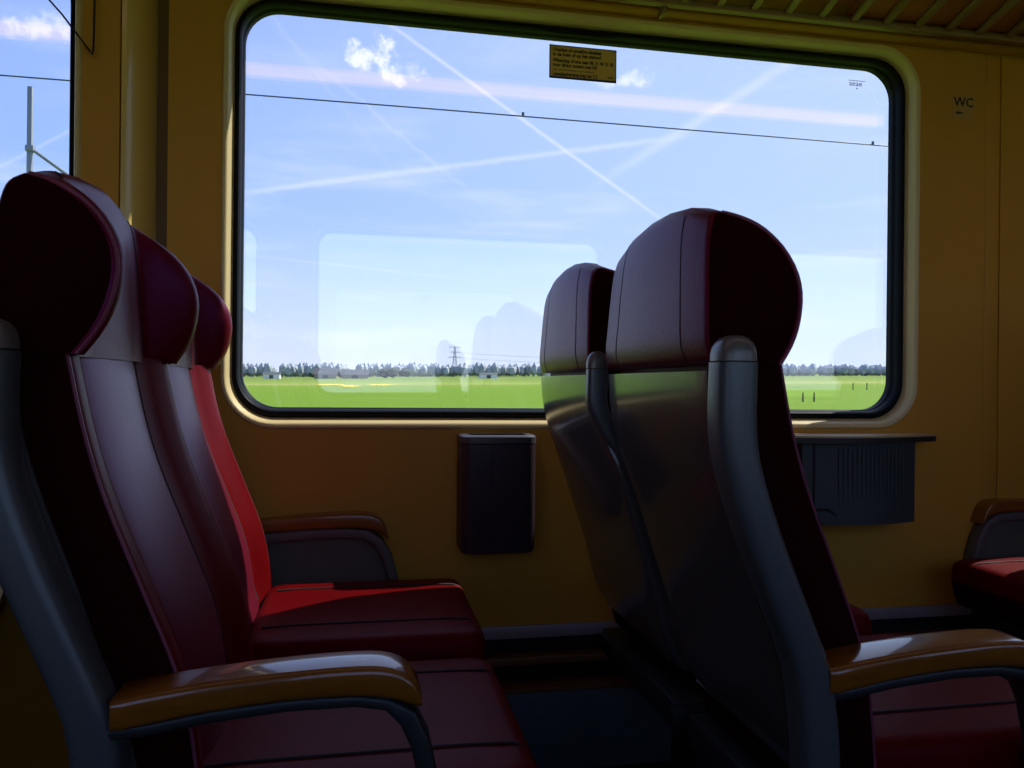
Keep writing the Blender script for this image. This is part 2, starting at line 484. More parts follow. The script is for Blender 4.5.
def plush_sides(me, lim=0.80):
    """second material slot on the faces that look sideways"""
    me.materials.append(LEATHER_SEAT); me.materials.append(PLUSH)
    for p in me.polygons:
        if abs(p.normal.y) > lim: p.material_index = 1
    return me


def seat_meshes(m, win):
    """meshes of one seat module (post on the side y=0, seat towards +y*m); win: the slimmer post of the window-side seat"""
    P = lambda x, y, z: Vector((x, y * m, z))
    def flip(me):
        if m < 0: me.transform(Matrix.Scale(-1, 4, (0, 1, 0))); me.flip_normals()
        return me
    out = {}
    # shell
    rings = []
    for z in frange(0.470, 1.019, 26):
        x = spline_tab(SHELL_TAB, z); r = 0.026; t = 0.034
        pts = []
        a, b = YA, YB
        if win: a = 0.034 if z > .93 else 0.034 - min(1, (.93 - z) / .07) * .030
        for i in range(7):
            q = i / 6 * PI / 2
            pts.append((x + r - r * math.sin(q), b - r + r * math.cos(q)))
        pts = [(x + t, b)] + pts
        for i in range(1, 8):
            f = i / 8; pts.append((x - 0.004 * math.sin(PI * f), b - r + (a + .012 - b + r) * f))
        for i in range(5):
            q = i / 4 * PI / 2
            pts.append((x + .012 - .012 * math.cos(q), a + .012 - .012 * math.sin(q)))
        pts.append((x + t, a))
        rings.append([P(u, v, z) for u, v in pts])
    out['shell'] = loft_me('shell', rings, deg=50)
    # thin bright lip under the shell
    out['shell_lip'] = tube_me('shell_lip', [P(spline_tab(SHELL_TAB, .470) + .002, y, .469) for y in frange(YA + .02, YB - .02, 6)], 0.003)
    # backrest cushion: raised ridges at both sides, a recessed middle
    rings = []; ridge_a = []; ridge_b = []
    W0, W1 = YA + .004, YB - .003
    for z in frange(0.500, 1.0335, 22):
        xb = spline_tab(SHELL_TAB, z) + .012; xf = spline_tab(FRONT_TAB, z)
        rec = 0.028 * min(1, (z - .46) / .1)
        side = [(xb, W0), (xf - .030, W0), (xf - .004, W0 + .001), (xf - .001, W0 + .004), (xf, W0 + .012), (xf - rec * .08, W0 + .034),
                (xf - rec * .6, W0 + .060), (xf - rec * 1.05, W0 + .084), (xf - rec * .9, W0 + .100)]
        mid = [(xf - rec * .9 + .006 * math.sin(PI * f), W0 + .100 + (W1 - W0 - .2) * f) for f in (.25, .5, .75)]
        pts = side + mid + [(u, W1 - (v - W0)) for u, v in side[::-1]]
        rings.append([P(u, v, z) for u, v in pts])
        ridge_a.append(P(xf - .003, W0 + .0022, z)); ridge_b.append(P(xf - .003, W1 - .0022, z))
    bm = bmesh.new(); add_loft(bm, rings)
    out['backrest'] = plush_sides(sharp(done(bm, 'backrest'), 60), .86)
    # the centre panel as its own smooth insert
    rings = []; seam_a = []; seam_b = []
    for z in frange(0.530, 1.033, 20):
        xf = spline_tab(FRONT_TAB, z); rec = 0.028 * min(1, (z - .46) / .1)
        pts = []
        for f in (0, .04, .12, .3, .5, .7, .88, .96, 1):
            pts.append((xf - rec * .9 - .004 + .014 * (1 - abs(2 * f - 1) ** 3.2), W0 + .092 + (W1 - W0 - .184) * f))
        pts += [(xf - rec - .012, W1 - .094), (xf - rec - .012, W0 + .094)]
        rings.append([P(u, v, z) for u, v in pts])
        seam_a.append(P(xf - rec * 1.02, W0 + .089, z)); seam_b.append(P(xf - rec * 1.02, W1 - .089, z))
    out['centre_panel'] = loft_me('centre_panel', rings, deg=60)
    out['piping_a'] = tube_me('piping', ridge_a, .0022); out['piping_b'] = tube_me('piping', ridge_b, .0022)
    out['seam_a'] = tube_me('seam', seam_a, .0026); out['seam_b'] = tube_me('seam', seam_b, .0026)
    # headrest: lofted upwards, wings at both sides
    HB = [(1.027, -0.006), (1.05, -0.014), (1.10, -0.013), (1.18, -0.008), (1.205, -0.003), (1.217, 0.003), (1.2245, 0.014)]
    HF = [(1.027, 0.086), (1.05, 0.102), (1.073, 0.113), (1.10, 0.120), (1.125, 0.122), (1.15, 0.117), (1.176, 0.103), (1.195, 0.085), (1.208, 0.067),
          (1.217, 0.049), (1.2225, 0.033), (1.2245, 0.024)]
    HC = [(1.027, 0.050), (1.10, 0.048), (1.16, 0.044), (1.195, 0.040), (1.217, 0.034), (1.2245, 0.022)]
    cy = (YA + YB) / 2
    rings = []; wing = {-1: [], 1: []}; bseam = {-1: [], 1: []}; sseam = {-1: [], 1: []}
    zs = frange(1.027, 1.180, 14) + [1.188, 1.195, 1.2015, 1.2075, 1.2125, 1.217, 1.2203, 1.2227, 1.2240, 1.2245]
    for z in zs:
        s = (z - 1.027) / (1.2245 - 1.027)
        hw = 0.2165 - 0.026 * s
        xb = spline_tab(HB, z); xf = max(spline_tab(HF, z), xb + .006); xc = max(spline_tab(HC, z), xb + .005)
        dome = lambda v: 0.030 * (s ** 2.5) * (1 - (min(1, abs(v) / hw)) ** 2.6)
        top = max(0.0, (s - .88) / .12); pin = 1.0
        hw -= .012 * top ** 2.2
        r = min(.013, (xf - xb) * .45)
        half = []
        half += [(xf - .010, hw - .000), (xf - .003, hw - .004), (xf, hw - .012), (xf - .003, hw - .022)]
        for f in (.25, .5, .75, 1.0):
            e = (1 - math.cos(PI * f)) / 2
            half.append((xf - .003 + (xc - xf + .003) * e, hw - .022 - .036 * f))
        for f in (.5, 1):
            half.append((xc + .012 * f, (hw - .058) * (1 - f)))
        front = half + [(u, -v) for u, v in half[-2::-1]]
        back = []
        for q in (0, 22, 45, 67, 90):
            a = math.radians(q); back.append((xb + r - r * math.sin(a), -hw + r - r * math.cos(a)))
        for f in (.2, .4, .6, .8):
            back.append((xb - .007 * math.sin(PI * f), -(hw - r) + 2 * (hw - r) * f))
        for q in (90, 67, 45, 22, 0):
            a = math.radians(q); back.append((xb + r - r * math.sin(a), hw - r + r * math.cos(a)))
        mid = (xb + max(xf, xc)) / 2
        ring = []
        for u, v in front + back:
            ring.append(P(mid + (u - mid) * pin, cy + v, z + dome(v)))
        rings.append(ring)
        for sg in (-1, 1):
            wing[sg].append(P(mid + (xf - .005 - mid) * pin + .0005, cy + sg * (hw - .0025), z + dome(hw - .003)))
            v = sg * (hw - .078); bseam[sg].append(P(mid + (xb - .0025 - mid) * pin, cy + v, z + dome(v)))
            v = hw - .060; sseam[sg].append(P(mid + (xc - mid) * pin - .0005, cy + sg * v, z + dome(v)))
    bm = bmesh.new(); vs = add_loft(bm, rings, cap=False)
    nf = len(front); nn = len(front) + len(back)
    sides = {frozenset((vs[k][i], vs[k][(i + 1) % nn])) for k in range(len(vs)) for i in (nf - 1, nf, nf + 1, nn - 3, nn - 2, nn - 1)}
    for f in bm.faces:
        if sum(1 for e in f.edges if frozenset(e.verts) in sides) >= 2: f.material_index = 1
    bm.faces.new(vs[0][::-1])
    nf = len(front); last = vs[-1]; nb = len(back)
    # close the top with strips between front and back edges
    fr = last[:nf]; bk = last[nf:][::-1]
    i = j = 0
    while i < nf - 1 or j < nb - 1:
        if j >= nb - 1 or (i < nf - 1 and (i + 1) / (nf - 1) <= (j + 1) / (nb - 1)):
            bm.faces.new((fr[i], fr[i + 1], bk[j])); i += 1
        else:
            bm.faces.new((fr[i], bk[j + 1], bk[j])); j += 1
    out['headrest'] = sharp(done(bm, 'headrest'), 75)
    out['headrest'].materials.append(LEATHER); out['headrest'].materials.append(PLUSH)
    for k_, sg in (('a', -1), ('b', 1)):
        out['hpipe_' + k_] = tube_me('piping', wing[sg], .0026)
        out['hback_' + k_] = tube_me('seam', bseam[sg][:-5], .0018)
        out['hside_' + k_] = tube_me('seam', sseam[sg][:-2], .0022)
    # post with its separate rounded cap
    rings = []
    for z in frange(0.56 if win else 0.30, 1.029, 26):
        x = spline_tab(POST_TAB, z)
        hx = 0.0245
        if win:
            x += -.015 + .046 * min(1, max(0, (.96 - z) / .10)); hx = .019
        pc, ph = (.0155, .0150) if win else (.0275, .0275)
        rings.append([P(x + u, pc + v, z) for u, v in rrect(hx, ph, min(.0155, ph * .7), 4)])
    out['post'] = loft_me('post', rings, deg=50)
    rings = []
    pc, ph, px_ = (.0155, .0148, .0198) if win else (.0275, .0272, .0243)
    for z, s in ((1.0305, 1.0), (1.040, .99), (1.047, .93), (1.053, .82), (1.058, .64), (1.061, .38), (1.062, .1)):
        rings.append([P(.007 + (-.015 if win else 0) + .002 * (1 - s) + u * s, pc + v * s, z) for u, v in rrect(px_, ph, min(.018, ph * .8), 4)])
    out['post_cap'] = loft_me('post_cap', rings, deg=60)
    # armrest: carrier, front support, lacquered pad
    TOP = [(0.125, 0.677), (0.16, 0.683), (0.22, 0.690), (0.30, 0.696), (0.37, 0.698), (0.405, 0.695), (0.428, 0.684), (0.441, 0.664)]
    BOT = [(0.125, 0.644), (0.16, 0.650), (0.22, 0.659), (0.30, 0.6655), (0.37, 0.6655), (0.405, 0.661), (0.428, 0.654), (0.441, 0.649)]
    rings = []
    for x in frange(0.126, 0.441, 30):
        t, b = spline_tab(TOP, x), spline_tab(BOT, x)
        e = .9 if x > .432 or x < .128 else 1
        rings.append([P(x + .007, .026 + u * e, (t + b) / 2 + v - .003) for u, v in rrect(.031, (t - b) / 2, .008, 3)])
    out['pad'] = loft_me('pad', rings, deg=50)
    path = [(0.10, .640), (0.16, .643), (0.22, .652), (0.30, .6585), (0.37, .6585), (0.405, .652), (0.427, .635), (0.441, .605), (0.452, .555), (0.458, .49), (0.460, .42)]
    rings = []
    for i, (x, z) in enumerate(path):
        p, q = path[max(0, i - 1)], path[min(len(path) - 1, i + 1)]
        d = Vector((q[0] - p[0], 0, q[1] - p[1])).normalized(); n_ = Vector((-d.z, 0, d.x))
        hh = .0075 if x < .41 else .011
        rings.append([P(x + .007 + n_.x * v, .026 + u, z + n_.z * v - .003) for u, v in rrect(.022, hh, .005, 2)])
    out['armrest'] = loft_me('armrest', rings, deg=50)
    # seat cushion
    xa, xe, ya, yb = 0.165, 0.606, YA + .004, YB + .003
    cx, cyy = (xa + xe) / 2, (ya + yb) / 2; hx, hy = (xe - xa) / 2, (yb - ya) / 2
    rings = []
    for ins, z, r in ((.030, .405, .03), (.010, .408, .035), (.004, .430, .035), (0, .470, .035), (.001, .500, .034), (.006, .514, .032), (.014, .5215, .03), (.028, .5245, .03)):
        rings.append([P(cx + u, cyy + v, z) for u, v in rrect(hx - ins, hy - ins, r, 4)])
    bm = bmesh.new(); vs = add_loft(bm, rings, cap=False); bm.faces.new(vs[0][::-1])
    prevr = vs[-1]
    for k_ in (.75, .45, .15):
        ring = []
        for (u, v) in rrect(hx - .028, hy - .028, .03, 4):
            ring.append(bm.verts.new(P(cx + u * k_, cyy + v * k_, .5245 + .006 * (1 - k_ * k_))))
        for i in range(len(ring)):
            jn = (i + 1) % len(ring); bm.faces.new((prevr[i], prevr[jn], ring[jn], ring[i]))
        prevr = ring
    bm.faces.new(prevr)
    bm.normal_update()
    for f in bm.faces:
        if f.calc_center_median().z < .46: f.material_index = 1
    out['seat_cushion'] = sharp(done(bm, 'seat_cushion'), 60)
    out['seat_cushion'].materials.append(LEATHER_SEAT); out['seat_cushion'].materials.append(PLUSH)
    def ctop(u, v): return .5250 + .0055 * (1 - max(abs(u - cx) / hx, abs(v - cyy) / hy) ** 2)
    for k_, v in (('a', ya + .085), ('b', yb - .085)):
        pts = [P(u, v, ctop(u, v)) for u in frange(xa + .03, xe - .028, 12)] + [P(xe - .012, v, .519), P(xe - .002, v, .498), P(xe, v, .45)]
        out['cseam_' + k_] = tube_me('seam', pts, .0022)
    # under-frame
    bm = bmesh.new(); add_box(bm, .15, .53, .03, YB, .345, .404, bev=.01)
    add_box(bm, .14, .50, .004, .03, .36, .40, bev=.006)
    out['seat_frame'] = flip(sharp(done(bm, 'seat_frame')))
    bm = bmesh.new(); add_box(bm, .27, .40, .19, .33, .02, .346, bev=.012); add_box(bm, .19, .48, .12, .40, .0, .02, bev=.006)
    out['pedestal'] = flip(sharp(done(bm, 'pedestal')))
    return out


SEATM = {(m, w): seat_meshes(m, w) for m, w in ((1, False), (1, True), (-1, False), (-1, True))}
ARM_FRAME = mat('armrest_frame_grey', (0.12, 0.10, 0.10), 0.5)
ARM_FILL = mat('armrest_infill', (0.13, 0.12, 0.10), 0.6)


def wall_arm(root, m, dx):
    """the armrest of a window-side seat, against the window wall"""
    yo = YW - YWIN
    P = lambda x, y, z: Vector((x, (yo + y) * m, z))
    TOP = [(0.10, 0.675), (0.16, 0.682), (0.24, 0.689), (0.33, 0.692), (0.39, 0.690), (0.418, 0.680), (0.433, 0.655), (0.440, 0.630)]
    BOT = [(0.10, 0.645), (0.16, 0.650), (0.24, 0.655), (0.33, 0.657), (0.39, 0.654), (0.418, 0.646), (0.433, 0.634), (0.440, 0.626)]
    path = [(0.10, .633), (0.24, .643), (0.33, .645), (0.385, .640), (0.415, .62), (0.435, .585), (0.450, .535), (0.458, .48), (0.458, .42)]
    rings = []
    for i, (x, z) in enumerate(path):
        p, q = path[max(0, i - 1)], path[min(len(path) - 1, i + 1)]
        d = Vector((q[0] - p[0], 0, q[1] - p[1])).normalized(); n_ = Vector((-d.z, 0, d.x))
        rings.append([P(x + n_.x * v, -.023 + u, z + n_.z * v) for u, v in rrect(.022, .012, .005, 2)])
    ar = link('armrest', loft_me('armrest', rings, deg=50), ARM_FRAME, root, label='low armrest against the wall'); ar.location = (dx, 0, -.006)
    rings = []
    for x in frange(0.10, 0.440, 26):
        t, b = spline_tab(TOP, x), spline_tab(BOT, x)
        rings.append([P(x, -.025 + u, (t + b) / 2 + v) for u, v in rrect(.025, max((t - b) / 2, .002), .007, 3)])
    link('pad', loft_me('pad', rings, deg=50), PAD, ar, label='glossy brown armrest pad')
    bm = bmesh.new()
    outl = [(0.09, .42), (0.452, .42), (0.444, .53), (0.428, .58), (0.41, .61), (0.38, .63), (0.33, .636), (0.24, .634), (0.09, .624)]
    add_loft(bm, [[P(x, y, z) for x, z in outl] for y in (-.014, -.001)])
    link('infill_panel', sharp(done(bm, 'infill_panel'), 30), ARM_FILL, ar, label='dull grey infill panel')


def make_seat(m, win, arm=True, cdx=0.0, adz=0.0):
    q = SEATM[(m, win)]
    root = empty('train_seat', (0, 0, 0), 'seat', 'seat')
    sh = link('shell', q['shell'], SHELL, root, label='grey lacquered back shell')
    link('lip', q['shell_lip'], TRIM, sh)
    bk = link('backrest', q['backrest'], None, root)
    if adz or (win and not arm): bk.location.x = .016
    link('centre_panel', q['centre_panel'], LEATHER_IN, bk)
    for k_ in 'ab':
        link('piping', q['piping_' + k_], PIPING, bk); link('seam', q['seam_' + k_], SEAM, bk)
    hd = link('headrest', q['headrest'], None, root)
    for k_ in 'ab':
        link('piping', q['hpipe_' + k_], PIPING, hd); link('seam', q['hback_' + k_], SEAM, hd); link('seam', q['hside_' + k_], SEAM, hd)
    po = link('post', q['post'], POST, root, label='grey metal side post')
    link('post_cap', q['post_cap'], POSTCAP, po)
    if win:
        if arm: wall_arm(root, m, cdx and .034)
    else:
        ar = link('armrest', q['armrest'], DARKMETAL, root); ar.location = (-.009 if adz else 0, 0, adz)
        link('pad', q['pad'], PAD, ar, label='glossy brown armrest pad')
    cu = link('seat_cushion', q['seat_cushion'], None, root); cu.location = (cdx, 0, .019 if win else .008)
    for k_ in 'ab': link('seam', q['cseam_' + k_], SEAM, cu)
    link('seat_frame', q['seat_frame'], DARKMETAL, root)
    link('pedestal', q['pedestal'], DARKMETAL, root)
    return root


XL, XR, XF = -0.384, 0.432, 2.150
YAIS, YWIN, YOPP = -1.110, -0.612, -2.205
GN, GO = 'seats along the window wall', 'single seats across the aisle'
for m, win, arm, x, y, turned, label, group in (
    (1, False, True, XL, YAIS, False, 'burgundy leather aisle seat in the left foreground, front side visible', GN),
    (1, True, True, XL - .030, YWIN, False, 'left window-side burgundy seat with a sunlit red bolster, behind the foreground seat', GN),
    (1, False, True, XR, YAIS, False, 'aisle seat seen from behind, large burgundy headrest on grey shell', GN),
    (1, True, False, XR - .007, YWIN, False, 'window-side seat seen from behind, its smaller headrest left of the large one', GN),
    (-1, False, True, XL - .20, YAIS, True, 'aisle seat back to back with the left foreground seat, almost hidden', GN),
    (-1, True, False, XL - .23, YWIN, True, 'window-side seat back to back with the left window seat, hidden behind it', GN),
    (-1, False, True, XF, YAIS, True, 'aisle seat facing left beyond the right picture edge', GN),
    (-1, True, True, XF, YWIN, True, 'window-side seat at the right edge with sunlit red cushion front', GN),
    (-1, False, True, XL, YOPP, False, 'single seat behind the camera on the left', GO),
    (-1, False, True, XR, YOPP, False, 'single seat behind the camera on the right', GO),
    (1, False, True, XF, YOPP, True, 'single seat across the aisle facing left beyond the right picture edge', GO)):
    o = make_seat(m, win, arm, .035 if x == XL - .030 else 0, -.015 if x == XR else 0)
    o.location = (x, y, 0); o.rotation_euler = (0, 0, PI if turned else 0); o['label'] = label; o['group'] = group

# ------------------------------------------------------------------ litter bin under the window
bm = bmesh.new()
bx0, bx1, by = 0.228, 0.411, -0.136
def bin_ring(z, g=0.0):
    pts = [(bx1 + g, YW - .001), (bx0 - g, YW - .001)]
    for q in range(6):
        a = math.radians(180 + 90 * q / 5); pts.append((bx0 - g + .028 + .028 * math.cos(a), by - g + .028 + .028 * math.sin(a)))
    for q in range(6):
        a = math.radians(270 + 90 * q / 5); pts.append((bx1 + g - .028 + .028 * math.cos(a), by - g + .028 + .028 * math.sin(a)))
    return [Vector((x, y, z)) for x, y in pts]
add_loft(bm, [bin_ring(.590, -.010), bin_ring(.593, -.003), bin_ring(.602), bin_ring(.8545)])
binr = empty('litter_bin', (0, 0, 0), 'dark litter bin with a pale rim on the wall under the window', 'bin')
link('body', sharp(done(bm, 'body'), 45), BIN, binr)
bm = bmesh.new()
vs = add_loft(bm, [bin_ring(.857, .001), bin_ring(.872, .001), bin_ring(.8755, -.003)], cap=False)
inner = [bm.verts.new((0.3205 + (v.co.x - 0.3205) * .80, -.082 + (v.co.y + .082) * .62, .8755)) for v in vs[-1]]
deep = [bm.verts.new((v.co.x, v.co.y, .860)) for v in inner]
n = len(inner)
for i in range(n):
    j = (i + 1) % n
    bm.faces.new((vs[-1][i], vs[-1][j], inner[j], inner[i])); bm.faces.new((inner[i], inner[j], deep[j], deep[i]))
bm.faces.new(deep); bm.faces.new(vs[0][::-1])
link('rim', sharp(done(bm, 'rim'), 40), BINRIM, binr, label='pale metal rim')
link('opening', box_me('opening', .255, .386, -.108, -.056, .8605, .8612), BLACK, binr)
link('seam', box_me('seam', .2985, .3005, by - .0008, by + .001, .60, .854), SEAM, binr)

# ------------------------------------------------------------------ wall table with the box below it
tb = empty('wall_table', (0.02, 0, 0), 'narrow wall table with a curved edge under the right end of the window', 'table')
def table_outline(g=0.0):
    pts = [(0.985, YW - .0005), (0.985, -.10)]
    for i in range(17):
        t = i / 16; pts.append((0.985 + .53 * t, -.115 - .055 * math.sin(PI * min(1, t * 1.02)) + .02 * t))
    pts += [(1.527 + g, -.085), (1.530 + g, -.06), (1.530 + g, YW - .0005)]
    return pts
bm = bmesh.new(); add_loft(bm, [[Vector((x, y, z)) for x, y in table_outline()] for z in (.8690, .8740)])
link('table_top', sharp(done(bm, 'table_top'), 40), TABLE, tb)
bm = bmesh.new(); add_loft(bm, [[Vector((x, y - (.002 if y < -.05 else 0), z)) for x, y in table_outline(.002)] for z in (.8545, .8689)])
link('edge_band', sharp(done(bm, 'edge_band'), 40), TABLE_EDGE, tb, label='black edge under the table top')
bxr = empty('wall_box', (0.022, 0, 0), 'fluted blue grey box fixed to the wall under the small table', 'box')
def wb_ring(z, k=1.0):
    pts = [(1.440, YW - .001), (1.100, YW - .001), (1.100, -.10)]
    for i in range(25):
        t = i / 24; pts.append((1.103 + .334 * t, -.118 - .030 * k * math.sin(PI * t)))
    pts += [(1.440, -.105)]
    return [Vector((x, y, z)) for x, y in pts]
bm = bmesh.new(); add_loft(bm, [wb_ring(.640), wb_ring(.655), wb_ring(.74, .85), wb_ring(.82, .8), wb_ring(.854, .9)])
link('body', sharp(done(bm, 'body'), 40), BOX, bxr)
for i in range(16):
    t = .28 + .58 * i / 15
    x = 1.103 + .334 * t; y = -.118 - .030 * .82 * math.sin(PI * t)
    link('flute', bpy.data.meshes.get('flute') or box_me('flute', -.0022, .0022, -.003, .003, -.095, .095, bev=.001, seg=1), BOX, bxr).location = (x, y, .750)
link('round_cutout', tube_me('round_cutout', [(1.150 + .042 * math.cos(a), -.136 - .002 * math.sin(a), .652 + .030 * math.sin(a)) for a in frange(0.1, PI * .95, 10)], .003), BLACK, bxr)
link('seam', box_me('seam', 1.131, 1.134, -.129, -.124, .645, .855), BLACK, bxr)

# ------------------------------------------------------------------ signs and stickers
def text(name, body, size, m, parent, loc, align='LEFT', bold=0.0, sx=1.0):
    cu = bpy.data.curves.new(name, 'FONT'); cu.body = body; cu.size = size; cu.align_x = align; cu.extrude = 0.0002; cu.offset = bold
    cu.resolution_u = 2
    tmp = bpy.data.objects.new('tmp', cu); COL.objects.link(tmp)
    dg = bpy.context.evaluated_depsgraph_get(); dg.update()
    me = bpy.data.meshes.new_from_object(tmp.evaluated_get(dg)); bpy.data.objects.remove(tmp)
    me.transform(Matrix.Rotation(PI / 2, 4, 'X') @ Matrix.Scale(sx, 4, (1, 0, 0)))
    me.materials.clear()
    o = link(name, me, m, parent); o.location = loc
    return o


st = empty('notice_sticker', (0.5630, 0.0345, 1.858), 'yellow printed notice stuck to the top of the middle window', 'sticker')
link('border', box_me('border', -.093, .093, -.0010, 0, -.0445, .0445, bev=.0003, seg=1), STICKEDGE, st, label='dark blue border')
link('face', box_me('face', -.0895, .0895, -.0016, -.0010, -.0385, .0415), STICK, st)
for body, z, size, b in (('Overlast of onveilige situaties', .0275, .0128, .00045), ('in de trein of op het station?', .0155, .0128, .00045),
                         ('WhatsApp of sms naar 06 13 18 13 18', -.0005, .0128, .00045), ('voor direct contact met NS', -.0125, .0128, .00045),
                         ('Tip: zet dit nummer in uw telefoon', -.0235, .0085, 0), ('Levensbedreigende hulp: bel 112', -.0365, .0128, .00045)):
    o = text('line', body, size, INK, st, (-.083, -.0019, z), bold=b)
    w = o.dimensions.x if o.dimensions.x else .1
    bpy.context.view_layer.update(); w = o.dimensions.x
    want = {0: .133, 1: .133, 2: .166, 3: .122, 4: .112, 5: .122}[len([c for c in COL.objects if c.parent == st and c.name.startswith('line')]) - 1]
    o.data.transform(Matrix.Scale(want / max(w, 1e-4), 4, (1, 0, 0)))
text('line', 'nlw', .0115, INK, st, (.068, -.0019, -.0345), bold=.0002)

et = empty('glass_marking', (1.379, 0.0355, 1.873), 'tiny etched maker mark in the top right corner of the middle window', 'marking')
link('bar', box_me('bar', -.027, .027, -.0006, 0, .0085, .0098), ETCH, et)
text('letters', 'aeae', .022, ETCH, et, (-.025, -.0006, -.006), sx=1.05)
link('dot', box_me('dot', -.002, .002, -.0006, 0, -.0145, -.0115), ETCH, et)

wc = empty('toilet_sign', (1.674, YW, 1.806), 'small WC sign with an arrow on the wall right of the window', 'sign')
link('backing', box_me('backing', -.036, .036, -.0010, 0, -.034, .034, bev=.0003, seg=1), WCBACK, wc)
text('letters', 'WC', .037, INK, wc, (0, -.0014, .002), align='CENTER', bold=.0006)
bm = bmesh.new()
for y in (-.0016, -.0010):
    bm.faces.new([bm.verts.new((x, y, z)) for x, z in ((-.026, -.017), (-.017, -.010), (-.017, -.0148), (-.003, -.0148), (-.003, -.0192), (-.017, -.0192), (-.017, -.024))])
link('arrow', done(bm, 'arrow'), INK, wc)

cord = link('blind_cord', tube_me('blind_cord', [(-.700, YL - .012, 1.842), (-.6535, YL - .012, 1.790), (-.600, YL - .012, 1.719), (-.592, YL - .012, 1.709), (-.5905, YL - .012, 1.718), (-.590, YL - .010, 1.80), (-.590, YL - .003, 1.99)], .0022), CORD,
            label='dark cord hanging in a V beside the window at the left edge', cat='cord')

# ------------------------------------------------------------------ luggage rack
rk = empty('luggage_rack', (0, -0.07, 1.98), 'slatted luggage rack above the window, at the top right', 'rack')
def rz(y): return 1.985 + (-.095 - y) * .28
for nm, y, hh in (('back_rail', -.088, .010), ('front_rail', -.560, .014)):
    bm = bmesh.new(); add_box(bm, -.30, X1, y - .012, y + .012, rz(y) - hh, rz(y) + hh, bev=.004)
    o = link(nm, sharp(done(bm, nm)), RACK, rk); o.matrix_parent_inverse = Matrix.Translation((0, .07, -1.98))
bm = bmesh.new()
y0, y1 = -.098, -.552
prof = [(-.009, -.006), (.009, -.006), (.011, 0), (.009, .008), (-.009, .008), (-.011, 0)]
add_loft(bm, [[Vector((u, y, rz(y) + v)) for u, v in prof] for y in (y0, y1)])
slat_me = sharp(done(bm, 'slat'), 30)
i = 0
x = -0.27
while x < X1 - .03:
    o = link('slat', slat_me, RACK, rk); o.location = (x, .07, -1.98)
    x += .0965
bm = bmesh.new()
add_loft(bm, [[Vector((X_, y, rz(y) + dz)) for X_, dz in ((1.255, .010), (X1 - .01, .010), (X1 - .01, .020), (1.255, .020))] for y in (y0, y1)])
o = link('shelf_panel', sharp(done(bm, 'shelf_panel'), 30), RACKPAN, rk, label='reddish brown shelf panel'); o.matrix_parent_inverse = Matrix.Translation((0, .07, -1.98))
for x in (-.2, .745, 2.5):
    o = link('bracket', bpy.data.meshes.get('bracket') or box_me('bracket', -.006, .006, -.030, .012, -.030, .012, bev=.003), RACK, rk); o.location = (x, .012, .006)
# ceiling lamps in a continuous line above the aisle side of the seats
for i, xa in enumerate((-2.6, -0.95, 0.70, 2.35)):
    lr = empty('ceiling_lamp', (xa + .8, -1.085, 2.25), 'long pinkish ceiling lamp above the aisle, ' + ('first in its row from the left', 'second in its row from the left', 'third in its row from the left', 'last in its row from the left')[i], 'lamp', 'ceiling lamps in a row')
    link('housing', bpy.data.meshes.get('housing') or box_me('housing', -.8248, .8248, -.11, .11, -.03, 0, bev=.006), TRIM, lr)
    bm = bmesh.new()
    if not bpy.data.meshes.get('diffuser'):
        add_box(bm, -.8245, .8245, -.046, .046, -.052, -.0305, bev=.01); dm = sharp(done(bm, 'diffuser'))
    link('diffuser', bpy.data.meshes['diffuser'], LAMP, lr)

# ------------------------------------------------------------------ outside
GA, GB, GZ = 0.0134, 0.0118, -2.0
def gz(x, y): return GZ + GA * x + GB * y
bm = bmesh.new()
vs = [bm.verts.new((x, y, gz(x, y))) for x, y in ((-4000, -4000), (5000, -4000), (5000, 4000), (-4000, 4000))]
bm.faces.new(vs)
link('ground', done(bm, 'ground'), FIELD, kind='structure', label='flat green meadow outside reaching to the tree line')


def blob(bm, c, rx, ry, rz_, sub=1, jit=0.15):
    r = bmesh.ops.create_icosphere(bm, subdivisions=sub, radius=1.0)
    for v in r['verts']:
        k = 1 + random.uniform(-jit, jit)
        v.co = Vector((c[0] + v.co.x * rx * k, c[1] + v.co.y * ry * k, c[2] + v.co.z * rz_ * k))


rows = [(-420, -72, 660, 'pale tree line on the horizon at the left end of the middle window'),
        (-66, -8, 640, 'dense tree line on the horizon behind the farm roofs'),
        (-6, 150, 650, 'long tree line on the horizon around the pylon'),
        (154, 420, 660, 'tree line on the horizon behind the seat seen from behind'),
        (424, 1100, 680, 'tree line on the horizon at the right end of the middle window')]
for xa, xb, y, lab in rows:
    bm = bmesh.new(); x = xa
    while x < xb - 6:
        h = random.uniform(10.0, 12.5); yy_ = y + random.uniform(-12, 12); z = gz(x, yy_)
        blob(bm, (x, yy_, z + h * .50), random.uniform(2.6, 4.2), 3.0, h * random.uniform(.44, .50), 1, .12)
        add_box(bm, x - .3, x + .3, yy_ - .3, yy_ + .3, z - .5, z + h * .3)
        if random.random() < .8:
            h2 = random.uniform(9.0, 11.0); y2 = y + 24 + random.uniform(-5, 5)
            blob(bm, (x + 1.0, y2, gz(x, y2) + h2 * .5), random.uniform(3.0, 4.5), 3.0, h2 * .5, 1, .10)
        x += random.uniform(1.3, 2.3)
    link('tree_row', done(bm, 'tree_row'), CROWN_HAZE, kind='stuff', label=lab, cat='trees', group='tree rows on the horizon')

